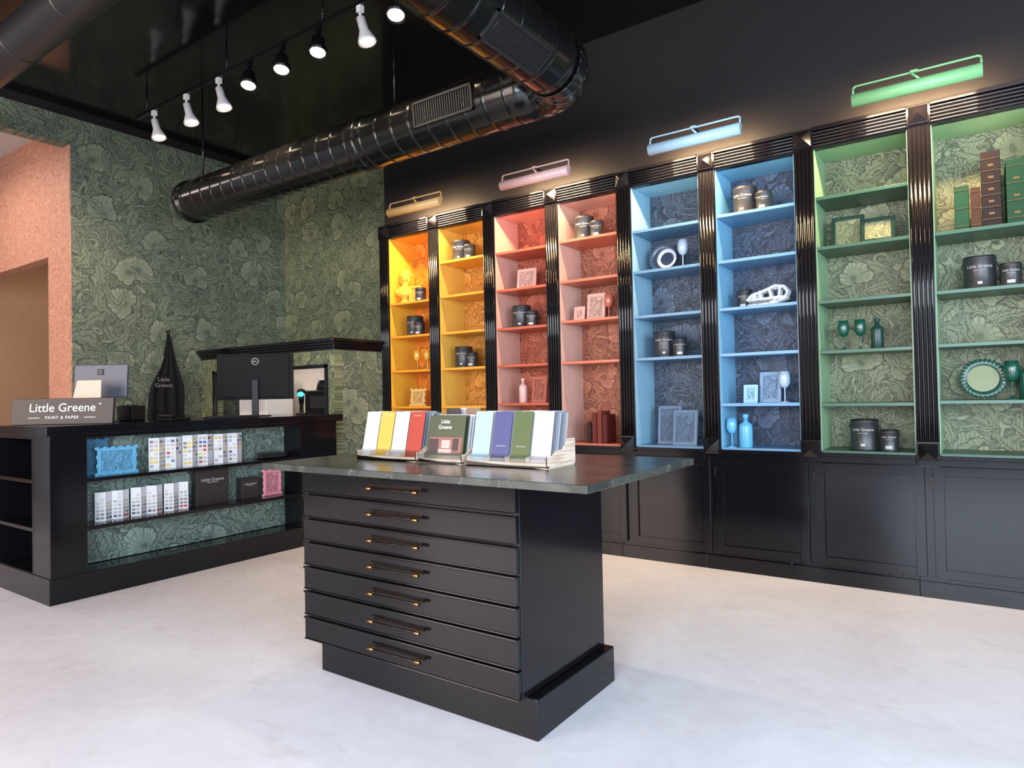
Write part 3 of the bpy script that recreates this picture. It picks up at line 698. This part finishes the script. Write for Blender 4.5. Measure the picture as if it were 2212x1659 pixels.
for j in range(6):
    t=thing('brochure','olive paint brochure with room photograph in rack' if j==0 else 'white paged paint brochure stacked behind in rack','brochure',(-2.015,2.318+j*.02,ZT+.0125),0,'brochures in the middle rack',rx=-.2)
    MB().box(-.108,.108,-.003,.003,0,.205+.003*(j%2)).make('cover',OL if j<2 else PAPER,t)
    if j==0:
        m=MB();m.box(-.098,.098,-.004,-.003,.030,.105,0);m.box(-.098,-.04,-.0045,-.004,.03,.098,1);m.box(-.02,.03,-.0045,-.004,.055,.092,2);m.box(.045,.08,-.0045,-.004,.045,.10,1);m.box(-.035,.04,-.0045,-.004,.033,.05,2)
        m.make('picture',[ROOM,RM2,plain('pale_pink',rgb(210,164,154),.5)],t)
        text('lettering','Little\nGreene',.026,LET,t,(-.01,-.0034,.165),(pi/2,0,0),ext=.0002)
for k,(x,c,nm,w_,y_) in enumerate(((-2.075,rgb(24,24,26),'black',.085,2.455),(-1.965,rgb(120,96,74),'tan_floral',.085,2.47),(-2.0,rgb(200,196,196),'white_large',.12,2.49))):
    card(x,y_,w_,.235,c,nm,lab='%s tall brochure at the back of the rack'%nm.replace('_',' '),z=ZT+.0125,lean=-.05)
# ------------------------------------------------------------------ counter shelf contents
XS=-5.0
SW=[plain('swatch_%d'%k,rgb(*c),.5,var=.02) for k,c in enumerate([(214,212,208),(192,186,176),(164,160,154),(120,118,116),(70,68,70),(216,184,76),(174,54,40),(48,84,136),(100,124,94),(190,164,156),(136,156,176),(44,44,52)])]
def chart(y,z,n,h,w=.068,colourful=True,seed=0):
    rnd=random.Random(seed)
    t=thing('colour_chart','%s concertina colour chart standing unfolded on shelf'%('multicoloured' if colourful else 'neutral grey'),'colour chart',(XS-.03,y,z),0,'folded colour charts on the counter shelves')
    m=MB();dx=.030
    for k in range(n):
        a=(-dx if k%2 else dx);y0=k*w*.92;y1=y0+w*.92
        p0=Vector((-a/2,y0,0));p1=Vector((a/2,y1,0))
        q=[p0,p1,p1+Vector((0,0,h)),p0+Vector((0,0,h))]
        m.add(q+[v+Vector((-.001,0,0)) for v in q],[(0,1,2,3),(7,6,5,4),(0,4,5,1),(1,5,6,2),(2,6,7,3),(3,7,4,0)],0)
        rows=7
        for r_ in range(rows):
            for c_ in range(2):
                if k%4==3 and colourful and r_<3: continue
                if not colourful and r_>4 and k%2: continue
                u0_,u1_=.10+c_*.43,.10+c_*.43+.34;z0=h*(.06+r_*.128);z1=z0+h*.085
                pp=[p0.lerp(p1,u0_),p0.lerp(p1,u1_)]
                e=Vector((.0012,0,0))
                if colourful: mi=rnd.choice([1,1,2,3,5,6,7,8,9,10,1,0,0] if k>1 else [1,2,0,9,0,3,5])
                else: mi=min(4,max(0,(6-r_)//2+rnd.choice([0,0,1]))) if not(k==n-1 and r_<1) else 6
                m.add([pp[0]+e+Vector((0,0,z0)),pp[1]+e+Vector((0,0,z0)),pp[1]+e+Vector((0,0,z1)),pp[0]+e+Vector((0,0,z1))],[(0,1,2,3)],1+mi)
    m.make('chart_panels',[PAPER]+SW,t)
chart(2.50,.79,4,.235,seed=1);chart(2.755,.79,4,.24,seed=2);chart(3.01,.79,4,.235,seed=3)
chart(2.13,.47,4,.20,.062,False,4);chart(2.37,.47,4,.205,.062,False,5);chart(2.61,.47,3,.205,.062,False,6)
R90=pi/2
def frame_at(x,y,z,w,h,col,nm): frame(x,z,w,h,col,nm,y=y,rz=R90,ornate=True,lean=0)
frame_at(-5.06,2.13,.79,.18,.25,rgb(70,122,152),'teal_blue')
frame_at(-5.0,2.26,.79,.26,.19,rgb(104,172,208),'azure')
frame_at(-5.02,3.53,.47,.17,.22,rgb(216,140,156),'rose_pink')
def bbox(y,w,h,dp,nm):
    t=thing('presentation_box','%s black presentation box on the counter shelf'%nm,'box',(XS-.02,y,.47),R90)
    MB().box(-w/2,w/2,-.0,dp,0,h).make('body',CHAR,t,bevel=.003)
    MB().box(-w/2-.002,w/2+.002,-.002,dp-.004,h*.93,h+.003).make('lid',CHAR,t,bevel=.002)
    text('lettering','Little Greene',w*.13,LETC,t,(0,-.001,h*.72),(pi/2,0,0));text('lettering','PAINT & PAPER',w*.05,LETC,t,(0,-.001,h*.64),(pi/2,0,0))
bbox(2.985,.27,.275,.07,'large');bbox(3.32,.16,.17,.08,'small')
t=thing('leaflet_holder','dark low leaflet holder on the counter shelf','leaflet holder',(-5.0,3.52,.79),R90)
m=MB();m.box(-.12,.12,-.03,.06,0,.006);m.box(-.12,.12,-.03,-.027,0,.05);m.box(-.12,.12,.057,.06,0,.06);m.make('tray',ACRYL,t)
MB().box(-.11,.11,-.02,.05,.007,.045).make('leaflets',CHAR,t)
# ------------------------------------------------------------------ on the counter
ZC=1.146
pA=Vector((-5.60,1.83,ZC));pB=Vector((-5.03,2.25,ZC));dv=pB-pA;L=dv.length;ang=math.atan2(dv.y,dv.x)
t=thing('counter_sign','dark wooden name sign with white lettering on the counter','sign',tuple((pA+pB)/2),ang,rx=-.12)
MB().box(-L/2,L/2,-.012,.012,0,.185).make('board',CHAR,t,bevel=.003)
text('lettering','Little Greene',.084,LET,t,(0,-.013,.116),(pi/2,0,0),spacing=1.02);text('lettering','PAINT & PAPER',.028,LET,t,(0,-.013,.048),(pi/2,0,0),spacing=1.25)
text('registered_mark','®',.020,LET,t,(.262,-.013,.140),(pi/2,0,0))
m=MB();m.box(-.235,-.155,-.0135,-.012,.046,.049);m.box(.155,.235,-.0135,-.012,.046,.049);m.make('rule_lines',LET,t)
t=thing('till_screen','blue-grey point-of-sale screen seen from behind with square emblem','monitor',(-5.43,2.33,ZC),.63)
MB().box(-.20,.20,-.012,.012,.185,.440,0,Matrix.Rotation(-.1,4,'X')).make('screen',SILVER,t,bevel=.008,seg=3)
m=MB();m.box(-.10,.10,-.06,.10,0,.012);m.add([(-.05,.03,.01),(.05,.03,.01),(.07,.02,.25),(-.07,.02,.25),(-.05,.05,.01),(.05,.05,.01),(.07,.032,.25),(-.07,.032,.25)],[(0,1,2,3),(7,6,5,4),(0,4,5,1),(1,5,6,2),(2,6,7,3),(3,7,4,0)]);m.make('stand',SILVER,t,bevel=.003)
m=MB();Mq=Matrix.Translation((0,-.003,0))@Matrix.Rotation(-.1,4,'X')
m.box(-.022,.022,-.014,-.010,.36,.404,0,Mq);m.box(-.014,.014,-.0150,-.0138,.368,.396,1,Mq);m.box(-.006,.006,-.0158,-.0148,.376,.388,0,Mq);m.make('emblem',[SCREEN,SILVER],t,bevel=.002)
t=thing('card_reader_stand','cream folded card terminal stand on the counter','card terminal',(-5.33,2.21,ZC),.63)
m=MB();m.add([(-.12,-.06,0),(.12,-.06,0),(.10,.0,.315),(-.075,.0,.315),(-.12,-.045,0),(.12,-.045,0),(.10,.015,.315),(-.075,.015,.315)],[(0,1,2,3),(7,6,5,4),(0,4,5,1),(1,5,6,2),(2,6,7,3),(3,7,4,0)]);m.make('panel',CREAM,t,bevel=.004)
t=thing('computer_monitor','black computer monitor seen from behind with round logo','monitor',(-5.30,3.57,ZC),.80)
MON=plain('matte_black_plastic',rgb(6,6,8),.6,spec=.15)
m=MB();m.box(-.325,.325,-.0,.018,.15,.56);m.box(-.29,.29,-.010,.0,.17,.54);m.make('screen',MON,t,bevel=.006)
m=MB();m.box(-.028,.028,-.04,-.010,.01,.33);m.box(-.12,.12,-.10,.08,0,.010);m.make('stand',SCREEN,t,bevel=.004)
m=MB();n=40
vs=[];
for k in range(n):
    a=2*pi*k/n
    for q in(.030,.026): vs.append((q*math.cos(a),-.0112,.49+q*math.sin(a)))
m.add(vs,[(2*k,2*((k+1)%n),2*((k+1)%n)+1,2*k+1) for k in range(n)]);m.make('logo_ring',LETC,t)
text('logo_lettering','DELL',.017,LETC,t,(0,-.0112,.49),(pi/2,0,0),ext=.0003)
t=thing('keyboard','low black computer keyboard on the counter','keyboard',(-5.12,3.22,ZC),R90-.3)
MB().box(-.21,.21,-.06,.06,0,.014).make('case',SCREEN,t,bevel=.004)
m=MB()
for a in range(14):
    for b in range(4): m.box(-.195+a*.0285,-.173+a*.0285,-.05+b*.026,-.030+b*.026,.014,.020)
m.make('keys',CHAR,t,bevel=.002)
t=thing('receipt_printer','small black receipt printer on the counter','printer',(-5.55,2.62,ZC),.6)
m=MB();m.box(-.065,.065,-.09,.09,0,.12);m.make('body',SCREEN,t,bevel=.01,seg=3);MB().box(-.05,.05,-.07,.0,.12,.126).make('lid',CHAR,t,bevel=.002)
t=thing('desk_phone','black desk telephone lying on the counter','telephone',(-5.1,2.72,ZC),R90)
MB().box(-.08,.08,-.1,.1,0,.022).make('base',SCREEN,t,bevel=.006);MB().box(-.075,-.03,-.1,.1,.022,.045).make('handset',SCREEN,t,bevel=.01,seg=3)
t=thing('barcode_scanner','black handheld scanner on stand with glowing teal light','scanner',(-5.17,3.96,ZC),.9)
MB().lathe([(.055,0),(.055,.012),(.02,.02),(.015,.12)],24).make('stand',SCREEN,t)
m=MB();m.cyl((0,.03,.10),(0,-.03,.20),.022,.026);m.sph((0,-.035,.215),.04,sc=(1,1.4,.7));m.make('body',SCREEN,t)
m=MB();m.sph((-.005,-.088,.19),.024,sc=(1.3,.5,1),n=14);m.make('light',plain('teal_glow',rgb(60,190,200),.4,emit=1.2),t)
t=thing('paint_mixer','dark paint tinting machine inside the recess','machine',(-5.48,4.55,1.12),0)
MB().box(-.22,.22,-.15,.2,0,.26).make('body',SCREEN,t,bevel=.02,seg=3);MB().cyl((0,-.02,.26),(0,-.02,.36),.12,.10,n=28).make('canister_carousel',GRILLE,t)
MB().box(-.12,.12,-.156,-.15,.08,.2).make('control_panel',CHAR,t)
t=thing('wall_appliance','white appliance inside the recess opening','machine',(-6.6,4.55,1.12),0)
MB().box(-.25,.25,-.15,.2,0,.36).make('body',WHITE,t,bevel=.01);MB().box(-.2,.2,-.156,-.15,.05,.3).make('panel',plain('light_panel',rgb(205,200,196),.5),t)
# apron
APR=plain('black_apron_cloth',rgb(24,23,25),.9,spec=.2)
t=thing('apron','black cotton apron with faint white lettering hanging on wall hook','apron',(XB+.02,3.80,0),0)
m=MB()
pr=[(2.03,.008,0),(1.96,.020,0),(1.87,.038,.0),(1.77,.066,.005),(1.67,.100,.0),(1.57,.132,-.01),(1.47,.162,-.02),(1.37,.186,-.03),(1.2,.20,-.035),(.95,.21,-.04)]
nn=25;vs=[]
for z,hw_,dy in pr:
    for k in range(nn):
        q=k/(nn-1)*2-1
        vs.append((.030+.020*math.cos(q*10+z*1.5)*min(1,(2.05-z)*2)*(.5+.5*abs(q)),q*hw_+dy+.01*math.sin(z*14)*q,z))
m.add(vs,[(j*nn+k,j*nn+k+1,(j+1)*nn+k+1,(j+1)*nn+k) for j in range(len(pr)-1) for k in range(nn-1)],0,True)
o=m.make('cloth',APR,t);so=o.modifiers.new('s','SOLIDIFY');so.thickness=.004
m=MB();m.cyl((-.018,0,2.06),(.03,0,2.06),.008,n=10);m.sph((.034,0,2.06),.014,n=12);m.make('hook',BRONZE,t)
MB().tube([(.03,-.02,1.96),(.03,-.008,2.06),(.03,.008,2.06),(.03,.02,1.96)],.006).make('neck_strap',APR,t)
text('lettering','Little\nGreene',.062,LETF,t,(.056,-.07,1.50),(R90,0,R90),ext=.001)
# ------------------------------------------------------------------ lights
def area(name,loc,rot,sx,sy,e,col):
    ld=bpy.data.lights.new(name,'AREA');ld.shape='RECTANGLE';ld.size=sx;ld.size_y=sy;ld.energy=e;ld.color=col
    o=bpy.data.objects.new(name,ld);COL.objects.link(o);o.location=loc;o.rotation_euler=rot
area('daylight_front_window',(.9,YF+.05,1.9),(math.radians(80),0,0),4.2,2.6,610,(.74,.86,1))
area('daylight_front_window_warm',(-4.6,YF+.05,1.9),(math.radians(80),0,0),4.2,2.6,350,(1,.80,.70))
area('daylight_side_window',(XR-.05,.2,1.9),(math.radians(78),0,math.radians(90)),5,2.6,420,(.72,.85,1))
area('hall_light',(-8.6,1.6,3.9),(0,0,0),1.2,1.2,44,(1,.86,.78))
area('alcove_light',(-9.2,3.7,3.8),(0,0,0),.8,.6,20,(1,.84,.7))
area('recess_light',(-6.1,4.6,1.74),(0,0,0),1.2,.3,5,(1,.9,.8))
wd=bpy.data.worlds.new('world');S.world=wd;wd.use_nodes=True
bg=wd.node_tree.nodes['Background'];bg.inputs[0].default_value=(.75,.85,1,1);bg.inputs[1].default_value=.6
